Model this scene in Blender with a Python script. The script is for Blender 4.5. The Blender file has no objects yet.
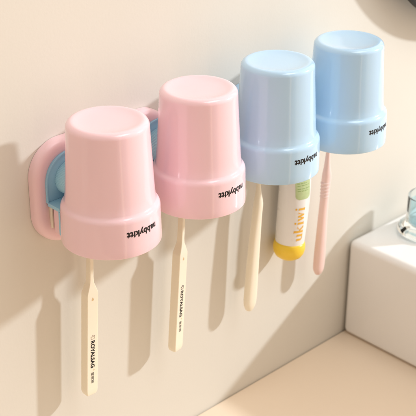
import bpy, bmesh, math, random
from mathutils import Vector, Matrix
random.seed(4)
PI = math.pi
S = bpy.context.scene
COL = S.collection
MM = 0.001

# ---------------------------------------------------------------- materials
def principled(name, col, rough=0.4, spec=0.5, sss=0.0, sss_r=(1, .4, .3), coat=0.0, metallic=0.0,
               noise=None, bump=None, trans=0.0, ior=1.45, alt=None):
    m = bpy.data.materials.new(name); m.use_nodes = True
    nt = m.node_tree; b = nt.nodes['Principled BSDF']
    b.inputs['Base Color'].default_value = (*col, 1)
    b.inputs['Roughness'].default_value = rough
    b.inputs['Specular IOR Level'].default_value = spec
    b.inputs['Metallic'].default_value = metallic
    b.inputs['IOR'].default_value = ior
    b.inputs['Transmission Weight'].default_value = trans
    b.inputs['Coat Weight'].default_value = coat
    b.inputs['Coat Roughness'].default_value = 0.08
    if sss:
        b.inputs['Subsurface Weight'].default_value = sss
        b.inputs['Subsurface Radius'].default_value = sss_r
        b.inputs['Subsurface Scale'].default_value = 0.004
    tc = nt.nodes.new('ShaderNodeTexCoord')
    if noise:                                   # (scale, amount): faint mottling between two close colours
        n = nt.nodes.new('ShaderNodeTexNoise'); n.inputs['Scale'].default_value = noise[0]
        n.inputs['Detail'].default_value = 5
        nt.links.new(tc.outputs['Object'], n.inputs['Vector'])
        mx = nt.nodes.new('ShaderNodeMix'); mx.data_type = 'RGBA'
        a = noise[1]
        c2 = alt if alt else tuple(max(0, c * (1 - a)) for c in col)
        mx.inputs[6].default_value = (*col, 1); mx.inputs[7].default_value = (*c2, 1)
        nt.links.new(n.outputs['Fac'], mx.inputs[0]); nt.links.new(mx.outputs[2], b.inputs['Base Color'])
        rr = nt.nodes.new('ShaderNodeMapRange'); rr.inputs['To Min'].default_value = rough * .85
        rr.inputs['To Max'].default_value = min(1, rough * 1.2)
        nt.links.new(n.outputs['Fac'], rr.inputs['Value']); nt.links.new(rr.outputs['Result'], b.inputs['Roughness'])
    if bump:                                    # (scale, strength, distance)
        n2 = nt.nodes.new('ShaderNodeTexNoise'); n2.inputs['Scale'].default_value = bump[0]
        n2.inputs['Detail'].default_value = 6
        nt.links.new(tc.outputs['Object'], n2.inputs['Vector'])
        bp = nt.nodes.new('ShaderNodeBump'); bp.inputs['Strength'].default_value = bump[1]
        bp.inputs['Distance'].default_value = bump[2]
        nt.links.new(n2.outputs['Fac'], bp.inputs['Height']); nt.links.new(bp.outputs['Normal'], b.inputs['Normal'])
    return m

PINK = (0.935, 0.675, 0.75)
BLUE = (0.50, 0.73, 0.97)
M = {
 'wall': principled('wall_paint', (0.755, 0.725, 0.66), .75, .25, noise=(2.2, .06), bump=(420, .16, .0004)),  # broad mottling also paints in soft light gradients across the wall
 'counter': principled('counter_laminate', (0.88, 0.745, 0.595), .40, .4, noise=(6, .04), bump=(500, .05, .0002)),
 'pink': principled('pink_plastic', PINK, .13, .55, coat=.5, sss=.12, noise=(40, .02), bump=(160, .03, .0002)),
 'pink_plate': principled('pink_plate_plastic', (0.93, 0.67, 0.72), .30, .5, sss=.10, noise=(40, .03)),
 'blue': principled('blue_plastic', BLUE, .13, .55, coat=.5, sss=.12, sss_r=(.3, .5, 1), noise=(40, .02), bump=(160, .03, .0002)),
 'teal': principled('bright_blue_plastic', (0.36, 0.67, 0.88), .30, .5, noise=(60, .04)),
 'cream': principled('cream_plastic', (0.94, 0.87, 0.72), .40, .45, sss=.15, sss_r=(1, .8, .4), noise=(50, .03)),
 'rose': principled('rose_plastic', (0.90, 0.68, 0.64), .42, .45, sss=.15, noise=(50, .03)),
 'tube': principled('tube_laminate', (0.91, 0.90, 0.89), .28, .5, noise=(60, .02), bump=(70, .10, .0005)),
 'yellow': principled('yellow_plastic', (0.97, 0.67, 0.06), .28, .5, sss=.1, noise=(60, .04)),
 'green': principled('green_print', (0.60, 0.72, 0.38), .5, .4, noise=(250, .22)),
 'green_ink': principled('green_ink', (0.28, 0.45, 0.13), .5, .4, noise=(250, .1)),
 'orange_ink': principled('orange_ink', (0.95, 0.55, 0.07), .5, .4, noise=(250, .1)),
 'ink': principled('black_ink', (0.016, 0.014, 0.016), .45, .4, noise=(300, .3)),
 'grey_ink': principled('grey_ink', (0.10, 0.09, 0.085), .5, .4, noise=(300, .3)),
 'pale_ink': principled('pale_ink', (0.62, 0.52, 0.42), .5, .4, noise=(300, .2)),
 'amber_ink': principled('amber_ink', (0.80, 0.60, 0.34), .5, .4, noise=(300, .2)),
 'ceramic': principled('white_ceramic', (0.88, 0.88, 0.88), .10, .5, coat=.3, noise=(9, .02)),
 'black': principled('black_frame', (0.016, 0.014, 0.013), .5, .5, noise=(80, .3)),
 'mirror': principled('mirror_silver', (0.85, 0.85, 0.84), .03, .5, metallic=1.0, noise=(5, .02)),
 'glass': principled('pale_blue_glass', (0.86, 0.95, 0.97), .02, .5, trans=1.0, ior=1.45, noise=(20, .02)),
 'liquid': principled('pale_blue_liquid', (0.62, 0.85, 0.92), .02, .5, trans=1.0, ior=1.33, noise=(20, .02)),
}

def thin_glass(name, tint, edge, gloss=.9):
    m = bpy.data.materials.new(name); m.use_nodes = True; nt = m.node_tree; nt.nodes.clear()
    o = nt.nodes.new('ShaderNodeOutputMaterial'); tr = nt.nodes.new('ShaderNodeBsdfTransparent'); gl = nt.nodes.new('ShaderNodeBsdfGlossy')
    gl.inputs['Roughness'].default_value = .03; gl.inputs['Color'].default_value = (gloss, gloss, gloss, 1)
    lw = nt.nodes.new('ShaderNodeLayerWeight'); lw.inputs['Blend'].default_value = .35
    cm = nt.nodes.new('ShaderNodeMix'); cm.data_type = 'RGBA'
    cm.inputs[6].default_value = (*tint, 1); cm.inputs[7].default_value = (*edge, 1)
    nt.links.new(lw.outputs['Facing'], cm.inputs[0]); nt.links.new(cm.outputs[2], tr.inputs['Color'])
    l2 = nt.nodes.new('ShaderNodeLayerWeight'); l2.inputs['Blend'].default_value = .5
    pw = nt.nodes.new('ShaderNodeMath'); pw.operation = 'POWER'; pw.inputs[1].default_value = 4.0
    nt.links.new(l2.outputs['Facing'], pw.inputs[0])
    fr = nt.nodes.new('ShaderNodeMapRange'); fr.inputs['To Min'].default_value = .04; fr.inputs['To Max'].default_value = .75
    nt.links.new(pw.outputs[0], fr.inputs['Value'])
    mx = nt.nodes.new('ShaderNodeMixShader')
    nt.links.new(fr.outputs[0], mx.inputs[0]); nt.links.new(tr.outputs[0], mx.inputs[1]); nt.links.new(gl.outputs[0], mx.inputs[2])
    nt.links.new(mx.outputs[0], o.inputs['Surface'])
    return m
M['clear_glass'] = principled('clear_glass', (.90, .965, .98), .01, .5, trans=1.0, ior=1.30)
M['glass'] = thin_glass('pale_blue_glass', (.90, .94, .95), (.50, .66, .72))
M['liquid'] = thin_glass('pale_blue_liquid', (.84, .94, .965), (.78, .91, .95))

# ---------------------------------------------------------------- helpers
def tag(o, label=None, cat=None, group=None, kind=None):
    if label: o['label'] = label
    if cat: o['category'] = cat
    if group: o['group'] = group
    if kind: o['kind'] = kind
    return o

def empty(name, loc=(0, 0, 0), rot=(0, 0, 0)):
    o = bpy.data.objects.new(name, None); COL.objects.link(o)
    o.empty_display_size = .01
    o.location = loc; o.rotation_euler = rot
    return o

def build(name, bm, mat, parent=None, smooth=True, angle=35, recalc=True, wn=False):
    if recalc: bmesh.ops.recalc_face_normals(bm, faces=bm.faces)
    me = bpy.data.meshes.new(name); bm.to_mesh(me); bm.free()
    me.materials.append(mat)
    if smooth:
        for p in me.polygons: p.use_smooth = True
        me.set_sharp_from_angle(angle=math.radians(angle))
    o = bpy.data.objects.new(name, me); COL.objects.link(o)
    if parent: o.parent = parent
    if wn:
        md = o.modifiers.new('flat_faces', 'WEIGHTED_NORMAL'); md.keep_sharp = True; md.weight = 100
    return o

def lathe(bm, prof, cx=0, cy=0, seg=128, z0=0):
    """prof: list of (r, z) in metres; r==0 closes on the axis"""
    rings = []
    for r, z in prof:
        if r < 1e-7: rings.append([bm.verts.new((cx, cy, z0 + z))])
        else: rings.append([bm.verts.new((cx + r * math.cos(2 * PI * i / seg), cy + r * math.sin(2 * PI * i / seg), z0 + z)) for i in range(seg)])
    for a, b in zip(rings, rings[1:]):
        for i in range(seg):
            j = (i + 1) % seg
            if len(a) == 1 and len(b) == 1: continue
            if len(a) == 1: bm.faces.new((a[0], b[i], b[j]))
            elif len(b) == 1: bm.faces.new((a[i], b[0], a[j]))
            else: bm.faces.new((a[i], b[i], b[j], a[j]))

def arc(cx, cz, r, a0, a1, n):
    return [(cx + r * math.cos(math.radians(a0 + (a1 - a0) * k / n)), cz + r * math.sin(math.radians(a0 + (a1 - a0) * k / n))) for k in range(n + 1)]

def loft(bm, secs, seg=32, cap=True):
    """secs: (z, cx, cy, hx, hy, n) superellipse sections"""
    rings = []
    for z, cx, cy, hx, hy, n in secs:
        ring = []
        for i in range(seg):
            t = 2 * PI * (i + .5) / seg
            c, s = math.cos(t), math.sin(t)
            ring.append(bm.verts.new((cx + hx * math.copysign(abs(c) ** (2 / n), c), cy + hy * math.copysign(abs(s) ** (2 / n), s), z)))
        rings.append(ring)
    for a, b in zip(rings, rings[1:]):
        for i in range(seg):
            bm.faces.new((a[i], a[(i + 1) % seg], b[(i + 1) % seg], b[i]))
    if cap:
        bm.faces.new(rings[0][::-1]); bm.faces.new(rings[-1])

def smooth_secs(keys, n):
    """Catmull-Rom through key sections"""
    out = []
    K = [keys[0]] + keys + [keys[-1]]
    for i in range(1, len(K) - 2):
        p0, p1, p2, p3 = K[i - 1:i + 3]
        for k in range(n):
            t = k / n
            out.append(tuple(.5 * ((2 * b) + (c - a) * t + (2 * a - 5 * b + 4 * c - d) * t * t + (-a + 3 * b - 3 * c + d) * t ** 3)
                             for a, b, c, d in zip(p0, p1, p2, p3)))
    out.append(keys[-1])
    return out

def prism(bm, pts, axis, a, b):
    """closed 2D outline extruded along an axis between a and b"""
    def P(u, v, w): return {'y': (u, w, v), 'z': (u, v, w), 'x': (w, u, v)}[axis]
    A = [bm.verts.new(P(u, v, a)) for u, v in pts]; B = [bm.verts.new(P(u, v, b)) for u, v in pts]
    n = len(pts)
    for i in range(n): bm.faces.new((A[i], A[(i + 1) % n], B[(i + 1) % n], B[i]))
    bm.faces.new(A[::-1]); bm.faces.new(B)

def bevel(bm, w, seg=3, ang=30):
    bmesh.ops.recalc_face_normals(bm, faces=bm.faces); bm.normal_update()
    es = [e for e in bm.edges if len(e.link_faces) == 2 and e.calc_face_angle(0) > math.radians(ang)]
    bmesh.ops.bevel(bm, geom=es, offset=w, segments=seg, profile=.5, affect='EDGES', clamp_overlap=True)

def box(bm, x0, x1, y0, y1, z0, z1):
    prism(bm, [(x0, y0), (x1, y0), (x1, y1), (x0, y1)], 'z', z0, z1)

def rrect(x0, x1, z0, z1, r, n=12):
    pts = []
    for cx, cz, a0 in ((x1 - r, z1 - r, 0), (x0 + r, z1 - r, 90), (x0 + r, z0 + r, 180), (x1 - r, z0 + r, 270)):
        pts += arc(cx, cz, r, a0, a0 + 90, n)
    return pts

def text_bm(s, width, height=None, weight=0.0, spacing=1.0, cuts=0):
    """flat lettering centred on the origin, in metres; height = height of the whole line's box"""
    cu = bpy.data.curves.new('letters', 'FONT'); cu.body = s; cu.size = 1; cu.offset = weight
    cu.space_character = spacing; cu.resolution_u = 4
    ob = bpy.data.objects.new('letters', cu); COL.objects.link(ob)
    dg = bpy.context.evaluated_depsgraph_get(); dg.update()
    me = bpy.data.meshes.new_from_object(ob.evaluated_get(dg))
    bm = bmesh.new(); bm.from_mesh(me)
    bpy.data.objects.remove(ob); bpy.data.curves.remove(cu); bpy.data.meshes.remove(me)
    xs = [v.co.x for v in bm.verts]; ys = [v.co.y for v in bm.verts]
    cx, cy = (min(xs) + max(xs)) / 2, (min(ys) + max(ys)) / 2
    sx = width / (max(xs) - min(xs)); sy = sx if height is None else height / (max(ys) - min(ys))
    for v in bm.verts: v.co = Vector(((v.co.x - cx) * sx, (v.co.y - cy) * sy, 0))
    if cuts:
        bmesh.ops.triangulate(bm, faces=bm.faces)
        bmesh.ops.subdivide_edges(bm, edges=[e for e in bm.edges if e.calc_length() > width / 40], cuts=cuts)
    return bm

def remap(bm, f):
    for v in bm.verts: v.co = Vector(f(v.co.x, v.co.y))
    return bm

# ---------------------------------------------------------------- the setting
bm = bmesh.new(); box(bm, -1.2, 1.9, 0, .08, -.45, 1.0)
tag(build('wall', bm, M['wall'], smooth=False), kind='structure')
bm = bmesh.new(); box(bm, -.9, 1.9, -.36, -.0006, -.2965, -.2665); bevel(bm, .0025, 3)
tag(build('countertop', bm, M['counter'], wn=True), kind='structure')

# ---------------------------------------------------------------- ceramic ledge
XB, ZB, ZC = .3495, -.1554, -.2662
bm = bmesh.new()
box(bm, XB, .98, -.335, -.0022, ZC, ZB)
bevel(bm, .0065, 6, 20)
tag(build('ceramic_ledge', bm, M['ceramic'], angle=60, wn=True), 'white glazed ceramic ledge with softly rounded edges standing on the beige counter against the wall', 'ledge')

# ---------------------------------------------------------------- glass tumbler on the basin
GX, GY, GR = .4210, -.0460, .0250
t = empty('glass_tumbler', (GX, GY, ZB))
tag(t, 'pale blue glass tumbler with thick clear foot on the white ledge', 'glass')
R = GR
prof = [(0, .0015), (R - .006, .0015), (R + .0015, 0.0003)] + arc(R + .0010, .004, .0037, -80, 80, 8) + \
       [(R - .0005, .0095), (R - .003, .0125), (R - .0035, .020), (R - .0035, .041)] + arc(R - .0045, .041, .001, 0, 180, 8) + \
       [(R - .0055, .020), (R - .006, .013), (R - .009, .0105), (0, .0095)]
bm = bmesh.new(); lathe(bm, prof, seg=96); build('glass_wall', bm, M['clear_glass'], t)
r_ = R - .0058
bm = bmesh.new(); lathe(bm, [(0, .0108), (r_ - .004, .0112), (r_ - .0005, .0145), (r_, .020), (r_, .034), (0, .034)], seg=96)
build('liquid', bm, M['liquid'], t)

# ---------------------------------------------------------------- round mirror, only its rim shows in the corner
t = empty('wall_mirror', (.517, -.003, .236))
tag(t, 'round wall mirror with thin black rim cut by the top right corner', 'mirror')
RM = .191
def disc_y(bm, prof, seg=160):
    """lathe round the y axis; prof (r, y)"""
    lathe(bm, prof, seg=seg)
    for v in bm.verts: v.co = Vector((v.co.x, v.co.z, v.co.y))
bm = bmesh.new()
disc_y(bm, [(RM - .012, -.0135), (RM - .012, -.020), (RM - .0015, -.020), (RM, -.0185), (RM, -.0135), (RM - .0015, -.012), (RM - .012, -.012), (RM - .012, -.0135)])
build('frame', bm, M['black'], t)
bm = bmesh.new(); disc_y(bm, [(0, -.0165), (RM - .0122, -.0165), (RM - .0122, -.0125), (0, -.0125)])
build('mirror_glass', bm, M['mirror'], t)
bm = bmesh.new(); disc_y(bm, [(0, -.0122), (.12, -.0122), (.12, .0028), (0, .0028)], 96)
build('mount', bm, M['ceramic'], t)

# ---------------------------------------------------------------- cups
CX = [0.0, .0881, .1751, .2632]; DY = -.056
def make_cup(name, mat, x, label, group, turn=0, drop=0, tall=1):
    root = empty(name, (x, DY, -drop), (0, 0, math.radians(turn))); root.scale = (1, 1, tall)
    tag(root, label, 'cup', group)
    out = []
    H = .0927
    out += arc(.0364, .0007, .0007, -90, 0, 4)                                        # rim
    out += [(.0370, .006), (.0367, .016), (.0364, .0262)]
    out += [(.03630, .0272), (.03605, .0281), (.03565, .0289), (.03510, .0296), (.03450, .03015), (.03400, .0307), (.03355, .0314), (.03320, .0322)]                                          # shoulder of the wide band
    for k in range(1, 9): out.append((.0329 - .0031 * k / 9, .033 + (.0525) * k / 9))
    out += arc(.0252, .0881, .0046, 3, 84, 14)                                         # rounded top edge
    out += [(.0247, .09267), (.0236, .0925), (.0222, .0922), (.0205, .09185), (.017, .0914), (.012, .0911), (.006, .09095), (0, .0909)]
    inn = [(0, .0883), (.020, .0885), (.0245, .088), (.0275, .085), (.0305, .034), (.0333, .030), (.0349, .0255), (.0357, .0007), (.0364, 0.0)]
    bm = bmesh.new(); lathe(bm, out + inn, seg=160)
    bmesh.ops.remove_doubles(bm, verts=bm.verts, dist=1e-6)
    build('cup_body', bm, mat, root, angle=50)
    # lettering printed upside down on the band, facing away from the wall
    bm = text_bm('nabbykitt', .0272, .0067, .047, 1.10, cuts=1)
    def f(u, v):
        z = .0188 - v; r = .0368 + .00022 - (z - .012) * .00008 / .001 * .5
        r = .0370 - (max(z - .006, 0)) * .0345 + .00012
        a = math.radians(269.5) + (-u) / .0368
        return (r * math.cos(a), r * math.sin(a), z)
    remap(bm, f); build('lettering', bm, M['ink'], root, smooth=False, recalc=False)
    return root
G1 = 'upside-down pink cups'; G2 = 'upside-down blue cups'
make_cup('toothbrush_cup', M['pink'], CX[0], 'upside-down glossy pink cup nearest the left edge, over the lowest hanging cream toothbrush', G1, 0, .0012)
make_cup('toothbrush_cup', M['pink'], CX[1], 'upside-down glossy pink cup beside the blue cups, second from the left', G1, 2.5)
make_cup('toothbrush_cup', M['blue'], CX[2], 'upside-down light blue cup beside a pink cup, partly over the white toothpaste tube', G2)
make_cup('toothbrush_cup', M['blue'], CX[3], 'upside-down light blue cup farthest right, above the pink toothbrush', G2, 6.5, 0, .968)

# ---------------------------------------------------------------- wall holders
def make_holder(x, offs, mat, label, cat, lmat, size):
    root = empty('toothbrush_holder', (x, 0, 0)); tag(root, label, cat)
    # backplate: soft pillow edge, shallow well inside
    x0, x1, z0, z1 = size
    bm = bmesh.new()
    rings = []
    prof = [(0, -.0003), (0, -.004)] + [(.0052 * (1 - math.cos(a)), -.004 - .0052 * math.sin(a)) for a in [PI / 2 * k / 8 for k in range(1, 9)]] + \
           [(.0075, -.0092), (.0098, -.0088), (.0120, -.0077), (.0138, -.0066), (.0150, -.0062)]
    for inset, y in prof:
        pts = rrect(x0 + inset, x1 - inset, z0 + inset, z1 - inset, .0275 - inset, 16)
        rings.append([bm.verts.new((p[0], y, p[1])) for p in pts])
    for a, b in zip(rings, rings[1:]):
        n = len(a)
        for i in range(n): bm.faces.new((a[i], a[(i + 1) % n], b[(i + 1) % n], b[i]))
    bm.faces.new(rings[-1]); bm.faces.new(rings[0][::-1])
    build('backplate', bm, mat, root, angle=60)
    for i, cxx in enumerate(offs):
        br = empty('bracket', (cxx, 0, 0)); br.parent = root
        # arched blue back panel
        pts = [(-.0232, .0165)] + [(.0, 0)] * 0
        pts = [(-.0232, .0165), (.0232, .0165)] + arc(0, .0305, .0232, 0, 180, 40)
        bm = bmesh.new(); prism(bm, pts, 'y', -.0060, -.0096); bevel(bm, .0005, 2)
        build('arch_panel', bm, lmat, br, wn=True)
        inn = [(-.0232, .0168), (-.0232, .0305)]
        # thin raised lip following the arch
        bm = bmesh.new()
        o1 = [(-.0232, .0168)] + arc(0, .0305, .0232, 180, 0, 40) + [(.0232, .0168)]
        i1 = [(-.0222, .0168)] + arc(0, .0305, .0222, 180, 0, 40) + [(.0222, .0168)]
        va = [bm.verts.new((a[0], -.0096, a[1])) for a in o1]; vb = [bm.verts.new((a[0], -.0107, a[1])) for a in o1]
        vc = [bm.verts.new((a[0], -.0107, a[1])) for a in i1]; vd = [bm.verts.new((a[0], -.0096, a[1])) for a in i1]
        for k in range(len(o1) - 1):
            bm.faces.new((va[k], va[k + 1], vb[k + 1], vb[k])); bm.faces.new((vb[k], vb[k + 1], vc[k + 1], vc[k]))
            bm.faces.new((vc[k], vc[k + 1], vd[k + 1], vd[k]))
        build('lip', bm, lmat, br)
        # ribbed knob carrying the cup: ribs run along its length
        bm = bmesh.new(); n = 72; y0k, y1k = -.0097, -.0224
        prs = []
        for y, rr in ((y0k, .0134), (y0k - .0006, .0134), (y1k + .0012, .0128), (y1k, .0118)):
            ring = []
            for k in range(n * 4):
                a = 2 * PI * k / (n * 4)
                g = .00022 * math.cos(a * n)
                ring.append(bm.verts.new(((rr + g) * math.cos(a) - .0012, y, .0322 + (rr + g) * math.sin(a))))
            prs.append(ring)
        for a, b in zip(prs, prs[1:]):
            for k in range(len(a)): bm.faces.new((a[k], a[(k + 1) % len(a)], b[(k + 1) % len(a)], b[k]))
        bm.faces.new(prs[0]); bm.faces.new(prs[-1])
        build('ribbed_knob', bm, M['knob'] if lmat is M['teal'] else lmat, br)
        # shelf with a hollow front that clears the cup
        def cupy(xx, rad): return DY + math.sqrt(max(rad * rad - xx * xx, 0))
        W = .0228
        front = [(W - 2 * W * k / 30, cupy(W - 2 * W * k / 30, .0388)) for k in range(31)]
        bm = bmesh.new(); prism(bm, [(-W, -.0097), (W, -.0097)] + front, 'z', .0142, .0172); bevel(bm, .0004, 2)
        build('shelf', bm, lmat, br, wn=True)
        # curved skirt hanging from the shelf's front
        a_ = [(W - 2 * W * k / 30, cupy(W - 2 * W * k / 30, .0388)) for k in range(31)]
        b_ = [(-W + 2 * W * k / 30, cupy(-W + 2 * W * k / 30, .0388) + .0020) for k in range(31)]
        bm = bmesh.new(); prism(bm, a_ + b_, 'z', -.0052, .0141); bevel(bm, .0004, 2)
        build('skirt', bm, lmat, br, wn=True)
        # pink brush housing behind the skirt
        W2 = .0205
        f2 = [(W2 - 2 * W2 * k / 30, cupy(W2 - 2 * W2 * k / 30, .0388) + .0022) for k in range(31)]
        bm = bmesh.new(); prism(bm, [(-W2, -.0135), (W2, -.0135)] + f2, 'z', -.0072, .0140); bevel(bm, .0006, 2)
        build('housing', bm, mat, br, wn=True)
        bm = bmesh.new(); box(bm, -.0203, -.0188, -.0112, -.0070, -.0050, .0141); bevel(bm, .0003, 2)
        build('latch_strip', bm, M['cream'], br, wn=True)
    return root
M['knob'] = principled('knob_blue_plastic', (0.46, 0.77, 0.93), .34, .5, noise=(60, .04))
make_holder(0, (0, CX[1] - CX[0]), M['pink_plate'],
            'pink rounded wall plate with bright blue arched brackets behind the two pink cups', 'toothbrush holder', M['teal'], (-.0320, .1030, -.0215, .0628))
make_holder(CX[2] + .014, (0, CX[3] - CX[2]), M['blue'],
            'light blue wall plate almost hidden behind the two blue cups', 'toothbrush holder', M['teal'], (-.0250, .1000, -.0215, .0550))

# ---------------------------------------------------------------- toothbrushes
def bar_brush(x, z, lean, turn, label, zc, full_icon):
    """flat-sided cream handle hanging head-up; local origin at the lower tip"""
    root = empty('toothbrush', (x, -.0165, z), (0, lean, 0)); tag(root, label, 'toothbrush', 'cream toothbrushes with flat printed handles')
    L = .106
    w, d = .0056, .0041
    k = [(0.0, 0, 0, w * .62, d * .55), (.0012, 0, 0, w * .80, d * .85), (.0040, 0, 0, w * .98, d), (.007, 0, 0, w, d),
         (.094, 0, 0, w, d), (.096, 0, 0, w * .97, d), (.1015, 0, 0, w * .60, d * .85), (.1045, 0, 0, w * .40, d * .72), (.109, 0, 0, w * .34, d * .66),
         (.135, 0, 0, w * .33, d * .62), (.1645, 0, 0, w * .33, d * .60)]
    bm = bmesh.new()
    def ring(z, hx, hy, c):
        pts = []
        for cx, cy, a0 in ((hx - c, hy - c, 0), (-hx + c, hy - c, 90), (-hx + c, -hy + c, 180), (hx - c, -hy + c, 270)):
            pts += arc(cx, cy, c, a0, a0 + 90, 5)
        return [bm.verts.new((p[0], p[1], z)) for p in pts]
    rs = [ring(a[0], a[3], a[4], min(.0007, a[3] * .45, a[4] * .45)) for a in k]
    for a, b in zip(rs, rs[1:]):
        for i in range(len(a)): bm.faces.new((a[i], a[(i + 1) % len(a)], b[(i + 1) % len(a)], b[i]))
    bm.faces.new(rs[0][::-1]); bm.faces.new(rs[-1])
    h = build('handle', bm, M['cream'], root, angle=25, wn=True)
    h.rotation_euler = (0, 0, turn)
    yf = -d - .00006
    # lettering reads downwards
    def lay(s, ln, hgt, zc_, mat, name, wt=.02, dx=0.0):
        b = text_bm(s, ln, hgt, wt)
        remap(b, lambda u, v: (v + dx, yf, zc_ - u)); ob = build(name, b, mat, h, smooth=False, recalc=False); return ob
    lay('ROYALSAG', .0255, .0041, zc, M['ink'], 'brand_lettering', .045)
    # small ring with R after the word
    b = bmesh.new()
    vo = [b.verts.new((.0012 + .00075 * math.cos(2 * PI * i / 20), yf, zc - .0150 + .00075 * math.sin(2 * PI * i / 20))) for i in range(20)]
    vi = [b.verts.new((.0012 + .00040 * math.cos(2 * PI * i / 20), yf, zc - .0150 + .00040 * math.sin(2 * PI * i / 20))) for i in range(20)]
    for i in range(20): b.faces.new((vo[i], vo[(i + 1) % 20], vi[(i + 1) % 20], vi[i]))
    build('trademark_ring', b, M['amber_ink'], h, smooth=False)
    lay('\u7687\u5bb6\u72ee', .0105, .0032, zc - .0222, M['grey_ink'], 'small_lettering', .01)
    # crown mark before the word: open ring with three points
    b = bmesh.new()
    def stroke(p, q, wd):
        p, q = Vector(p), Vector(q); dd = (q - p).normalized(); nn = Vector((-dd.y, dd.x)) * wd
        vs = [b.verts.new((c.x, yf, c.y)) for c in (p - nn, q - nn, q + nn, p + nn)]; b.faces.new(vs)
    zz = zc + .0160
    P = [(-.0015, zz - .0018), (-.0018, zz + .0010), (-.0006, zz + .0002), (.0000, zz + .0022), (.0008, zz + .0004), (.0020, zz + .0014), (.0016, zz - .0016)]
    for a, c in zip(P, P[1:]): stroke(a, c, .00026)
    stroke(P[-1], P[0], .00026)
    build('crown_mark', b, M['grey_ink'] if full_icon else M['pale_ink'], h, smooth=False)
    # droplet mark near the shoulder
    b = bmesh.new()
    pts = []
    for i in range(24):
        a = 2 * PI * i / 24; r = .0011
        px = r * math.sin(a) * (1 if math.cos(a) < 0 else (1 - math.cos(a) * .75)); pz = r * math.cos(a) * (1.9 if math.cos(a) > 0 else 1)
        pts.append(b.verts.new((px - .0002, yf, .0905 + pz)))
    b.faces.new(pts)
    build('droplet_mark', b, M['amber_ink'], h, smooth=False)
    return root
bar_brush(.0018, -.1650, math.radians(3.3), math.radians(0), 'cream toothbrush with flat printed handle hanging under the leftmost pink cup', .0400, False)
bar_brush(.0975, -.1660, math.radians(4.0), math.radians(12), 'cream toothbrush with flat printed handle hanging under the second pink cup', .0475, True)

def round_brush(name, x, z, lean, keys, mat, label, ridges=None):
    root = empty(name, (x, -.0165, z), (0, lean, 0)); tag(root, label, 'toothbrush')
    bm = bmesh.new(); loft(bm, smooth_secs(keys, 8), 40)
    h = build('handle', bm, mat, root, angle=80)
    if ridges:
        bm = bmesh.new()
        for zz, w in ridges:
            loft(bm, [(zz - .0010, 0, 0, w - .0006, .0041 - .0006, 2), (zz - .0005, 0, 0, w, .0041, 2), (zz + .0005, 0, 0, w, .0041, 2), (zz + .0010, 0, 0, w - .0006, .0041 - .0006, 2)], 32)
        build('grip_ridges', bm, mat, h)
    return root
round_brush('toothbrush', .1905, -.1655, math.radians(3.6), [
    (0.0, 0, 0, .0012, .0010, 2), (.0008, 0, 0, .0032, .0022, 2.1), (.003, 0, 0, .0048, .0032, 2.2), (.008, 0, 0, .0066, .0042, 2.3), (.018, 0, 0, .0069, .0044, 2.4),
    (.045, 0, 0, .0064, .0044, 2.4), (.075, 0.0004, 0, .0056, .0040, 2.4), (.098, .0009, 0, .0047, .0040, 2.3), (.108, .0014, 0, .0046, .0040, 2.2),
    (.116, .0010, 0, .0034, .0032, 2), (.124, .0003, 0, .0021, .0024, 2), (.132, 0, 0, .0017, .0020, 2), (.164, 0, 0, .0016, .0018, 2)],
    M['cream'], 'plain cream toothbrush with rounded unprinted handle hanging between pink cup and toothpaste tube')
round_brush('toothbrush', .2868, -.1650, math.radians(2.2), [
    (0.0, 0, 0, .0012, .0010, 2), (.0008, 0, 0, .0030, .0022, 2.1), (.003, 0, 0, .0045, .0034, 2.1), (.008, 0, 0, .0062, .0044, 2.2), (.022, 0, 0, .0063, .0046, 2.2),
    (.045, 0, 0, .0058, .0042, 2.1), (.070, 0, 0, .0050, .0037, 2.1), (.088, 0.0003, 0, .0046, .0037, 2.1), (.100, .0006, 0, .0052, .0038, 2.1), (.107, .0007, 0, .0050, .0038, 2),
    (.114, .0004, 0, .0036, .0030, 2), (.122, 0, 0, .0024, .0024, 2), (.132, 0, 0, .0018, .0020, 2), (.1635, 0, 0, .0017, .0018, 2)],
    M['rose'], 'pink toothbrush with ridged rounded handle hanging under the rightmost blue cup',
    [(.0845, .0048), (.0880, .0049), (.0915, .0051), (.0950, .0053), (.0985, .0055)])

# ---------------------------------------------------------------- toothpaste tube, cap down
TX, TY, TZ = .2415, -.0170, -.1212
t = empty('toothpaste_tube', (TX, TY, TZ), (0, math.radians(5.0), 0))
tag(t, 'white toothpaste tube with yellow cap, green patch and orange writing, hanging cap down', 'toothpaste')
keys = [(.0060, 0, 0, .0120, .0120, 2), (.0066, 0, 0, .0130, .0130, 2), (.0078, 0, 0, .0134, .0134, 2), (.020, 0, 0, .0143, .0137, 2), (.040, 0, 0, .0153, .0137, 2), (.065, 0, 0.0005, .0166, .0130, 2),
        (.090, 0, .003, .0178, .0098, 2.1), (.115, 0, .0065, .0188, .0045, 2.2), (.124, 0, .0072, .0192, .0022, 2.5), (.128, 0, .0075, .0193, .0008, 3), (.1385, 0, .0075, .0193, .0008, 3)]
bm = bmesh.new(); loft(bm, smooth_secs(keys, 8), 72); build('tube_body', bm, M['tube'], t, angle=50)
bm = bmesh.new()
lathe(bm, [(0, -.0080), (.004, -.0078), (.0085, -.0064), (.0122, -.0038), (.0144, .0000), (.0151, .0036), (.0151, .0068), (.0145, .0096), (.0137, .0110), (.0120, .0114), (0, .0114)], seg=72)
build('cap', bm, M['yellow'], t, angle=60)
def tube_at(keys):
    S_ = smooth_secs(keys, 8)
    def f(z):
        for a, b in zip(S_, S_[1:]):
            if a[0] <= z <= b[0]:
                q = (z - a[0]) / (b[0] - a[0] + 1e-9); return [p + (r - p) * q for p, r in zip(a, b)]
        return list(S_[-1])
    return f
TF = tube_at(keys)
def on_tube(a, z, off=.00012):
    s = TF(z); return (s[1] + (s[3] + off) * math.cos(a), s[2] + (s[4] + off) * math.sin(a), z)
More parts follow.
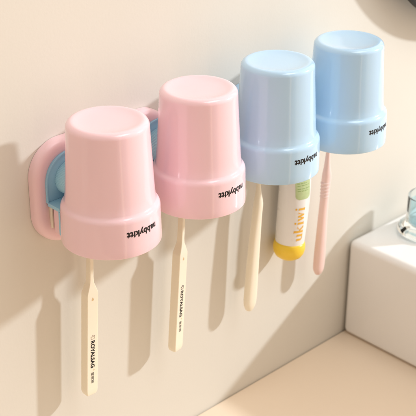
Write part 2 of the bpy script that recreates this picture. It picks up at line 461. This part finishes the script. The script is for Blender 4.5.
# green patch: rounded corners at its lower end, reaching up behind the cup
bm = bmesh.new()
n1, n2 = 18, 34; a0, a1, zb, zt = math.radians(231), math.radians(297), .0575, .1000
grid = []
for j in range(n2 + 1):
    z = zb + (zt - zb) * j / n2
    h = min(1, (z - zb) / .004); sh = (1 - math.sqrt(max(0, 1 - (1 - h) ** 2))) * math.radians(14)
    grid.append([bm.verts.new(on_tube(a0 + sh + (a1 - a0 - 2 * sh) * i / n1, z)) for i in range(n1 + 1)])
for j in range(n2):
    for i in range(n1): bm.faces.new((grid[j][i], grid[j][i + 1], grid[j + 1][i + 1], grid[j + 1][i]))
build('green_patch', bm, M['green'], t, recalc=False)
bm = bmesh.new()
for z, p, q in ((.0655, .12, .80), (.0675, .12, .90), (.0705, .12, .86), (.0725, .12, .70)):
    for k in range(16):
        if k in (4, 9, 13): continue
        aa = a0 + (a1 - a0) * (p + (q - p) * k / 16); ab = a0 + (a1 - a0) * (p + (q - p) * (k + .8) / 16)
        bm.faces.new([bm.verts.new(on_tube(*c, .0002)) for c in ((aa, z), (ab, z), (ab, z + .0006), (aa, z + .0006))])
build('fine_print', bm, M['green_ink'], t, smooth=False, recalc=False)
# tall thick-and-thin letters u k i w i, read upwards
def serif_word():
    b = bmesh.new()
    def poly(pts):                                   # strips fine enough to follow the round tube
        b.faces.new([b.verts.new((x, y, 0)) for x, y in pts])
    def bar(x0, y0, x1, y1, w0, w1=None):            # slanted or upright stroke, width measured across
        w1 = w0 if w1 is None else w1; n = 8
        d = Vector((x1 - x0, y1 - y0)).normalized(); q = Vector((-d.y, d.x))
        for k in range(n):
            a, c = k / n, (k + 1) / n; P = Vector((x0, y0)).lerp(Vector((x1, y1)), a); Q = Vector((x0, y0)).lerp(Vector((x1, y1)), c)
            wa = (w0 + (w1 - w0) * a) / 2; wc = (w0 + (w1 - w0) * c) / 2
            poly([tuple(P - q * wa), tuple(Q - q * wc), tuple(Q + q * wc), tuple(P + q * wa)])
    def dot(x, y, r): poly([(x + r * math.cos(2 * PI * k / 20), y + r * math.sin(2 * PI * k / 20)) for k in range(20)])
    def serif(x, y): bar(x - .95, y, x + .55, y - .05, .42)
    T, H = 1.35, 5.0
    x = 0.6
    bar(x, H, x, 1.2, T); serif(x - .1, H - .14)                                    # u
    for k in range(8):
        a0, a1 = PI + PI * k / 8, PI + PI * (k + 1) / 8
        bar(x + 1.35 + 1.35 * math.cos(a0), 1.3 + 1.1 * math.sin(a0), x + 1.35 + 1.35 * math.cos(a1), 1.3 + 1.1 * math.sin(a1), .75 - .3 * k / 8)
    bar(x + 2.9, H, x + 2.9, 0, T); serif(x + 2.8, H - .14); bar(x + 2.9, .14, x + 3.9, .14, .42)
    x = 6.0
    bar(x, 7.6, x, 0, T); serif(x - .1, 7.46); bar(x - .9, .14, x + .9, .14, .42)    # k
    bar(x + .3, 2.1, x + 2.9, 4.8, .38); bar(x + 2.0, 4.86, x + 3.6, 4.86, .42)
    bar(x + 1.1, 2.9, x + 3.0, .1, .95); bar(x + 2.3, .14, x + 3.9, .14, .42)
    x = 11.6
    bar(x, H, x, 0, T); serif(x - .1, H - .14); bar(x - .9, .14, x + .9, .14, .42); dot(x, 6.9, .72)   # i
    x = 13.8
    for x_ in (x, x + 2.3):                                                        # w
        bar(x_, H, x_ + 1.15, .2, 1.3, 1.0); bar(x_ + 1.15, .2, x_ + 2.3, H, .5)
        bar(x_ - .8, H - .12, x_ + .8, H - .12, .42)
    bar(x + 3.9, H - .12, x + 5.3, H - .12, .42)
    x = 20.9
    bar(x, H, x, 0, T); serif(x - .1, H - .14); bar(x - .9, .14, x + .9, .14, .42); dot(x, 6.9, .72)
    for v in b.verts: v.co = Vector(((v.co.x - 10.8) * .0330 / 21.8, (v.co.y - 3.4) * .0100 / 7.6, 0))
    return b
bm = serif_word()
remap(bm, lambda u, v: on_tube(math.radians(254) - v / .0150, .0330 + u, .0002))
build('brand_lettering', bm, M['orange_ink'], t, smooth=False, recalc=False)

# ---------------------------------------------------------------- light
def area(name, loc, target, size, power, col, shape='DISK', sy=None):
    L = bpy.data.lights.new(name, 'AREA'); L.shape = shape; L.size = size
    if sy: L.size_y = sy
    L.energy = power; L.color = col
    o = bpy.data.objects.new(name, L); COL.objects.link(o); o.location = loc
    o.rotation_euler = (Vector(target) - Vector(loc)).to_track_quat('-Z', 'Y').to_euler()
    return o
area('key_lamp', (2.43, -1.38, 1.10), (.13, -.03, -.05), .135, 64, (.90, .955, 1.0))
area('overhead_fill', (.35, -.75, 1.45), (.13, -.10, -.05), .8, 6, (.94, .98, 1.0), 'RECTANGLE', .6)  # unseen soft fill, added to brighten cup tops, ledge and counter

w = bpy.data.worlds.new('World'); S.world = w; w.use_nodes = True
nt = w.node_tree; bg = nt.nodes['Background']
tc = nt.nodes.new('ShaderNodeTexCoord'); sp = nt.nodes.new('ShaderNodeSeparateXYZ'); rp = nt.nodes.new('ShaderNodeValToRGB')
mr = nt.nodes.new('ShaderNodeMapRange'); mr.inputs['From Min'].default_value = -1
nt.links.new(tc.outputs['Generated'], sp.inputs[0]); nt.links.new(sp.outputs['Z'], mr.inputs['Value']); nt.links.new(mr.outputs['Result'], rp.inputs[0])
rp.color_ramp.elements[0].color = (.74, .52, .34, 1); rp.color_ramp.elements[0].position = .3
rp.color_ramp.elements[1].color = (.95, .80, .65, 1); rp.color_ramp.elements[1].position = .9
az = nt.nodes.new('ShaderNodeMath'); az.operation = 'ARCTAN2'
nt.links.new(sp.outputs['Y'], az.inputs[0]); nt.links.new(sp.outputs['X'], az.inputs[1])
am = nt.nodes.new('ShaderNodeMapRange'); am.inputs['From Min'].default_value = -PI; am.inputs['From Max'].default_value = PI
nt.links.new(az.outputs[0], am.inputs['Value'])
ar = nt.nodes.new('ShaderNodeValToRGB'); nt.links.new(am.outputs['Result'], ar.inputs[0])
def deg(a): return (a + 180) / 360
stops = [(-180, 1.15), (-145, 1.15), (-120, .80), (-100, .74), (-99, 3.4), (-96, 3.4), (-95, .74), (-82, .78), (-77, 2.1), (-35, 2.2), (-10, 1.0), (180, .95)]  # bright bands added to the surroundings for streaks and glow on the cups
el = ar.color_ramp.elements
el[0].position = 0; el[1].position = 1
for e_, v in ((el[0], 1.15), (el[1], 1.10)): e_.color = (v, v * 1.03, v * 1.12, 1)
for a, v in stops[1:-1]:
    e_ = el.new(deg(a)); e_.color = (v, v, v, 1)
mu = nt.nodes.new('ShaderNodeMix'); mu.data_type = 'RGBA'; mu.blend_type = 'MULTIPLY'; mu.inputs[0].default_value = 1; mu.clamp_result = False
nt.links.new(rp.outputs[0], mu.inputs[6]); nt.links.new(ar.outputs[0], mu.inputs[7])
nt.links.new(mu.outputs[2], bg.inputs['Color']); bg.inputs['Strength'].default_value = .68

# ---------------------------------------------------------------- camera
yaw, pitch, roll = 0.7679373667, 0.4684495144, 0.0054246783
F = Vector((math.sin(yaw) * math.cos(pitch), math.cos(yaw) * math.cos(pitch), -math.sin(pitch)))
r0 = F.cross(Vector((0, 0, 1))).normalized(); u0 = r0.cross(F)
r1_ = r0 * math.cos(roll) + u0 * math.sin(roll); u1_ = -r0 * math.sin(roll) + u0 * math.cos(roll)
cam = bpy.data.cameras.new('camera'); co = bpy.data.objects.new('camera', cam); COL.objects.link(co)
mw = Matrix(((r1_.x, u1_.x, -F.x, -.46514661), (r1_.y, u1_.y, -F.y, -.63972633), (r1_.z, u1_.z, -F.z, .39831804), (0, 0, 0, 1)))
co.matrix_world = mw
cam.sensor_width = 36; cam.sensor_fit = 'HORIZONTAL'; cam.lens = 1144.0775862 / 416 * 36
cam.clip_start = .01; cam.clip_end = 50
cam.dof.use_dof = True; cam.dof.focus_distance = .86; cam.dof.aperture_fstop = 20
S.camera = co
S.render.engine = 'CYCLES'
S.cycles.transparent_max_bounces = 32; S.cycles.max_bounces = 12; S.cycles.glossy_bounces = 6; S.cycles.transmission_bounces = 12
S.view_settings.view_transform = 'Standard'; S.view_settings.look = 'None'
S.view_settings.exposure = 0; S.view_settings.gamma = 1
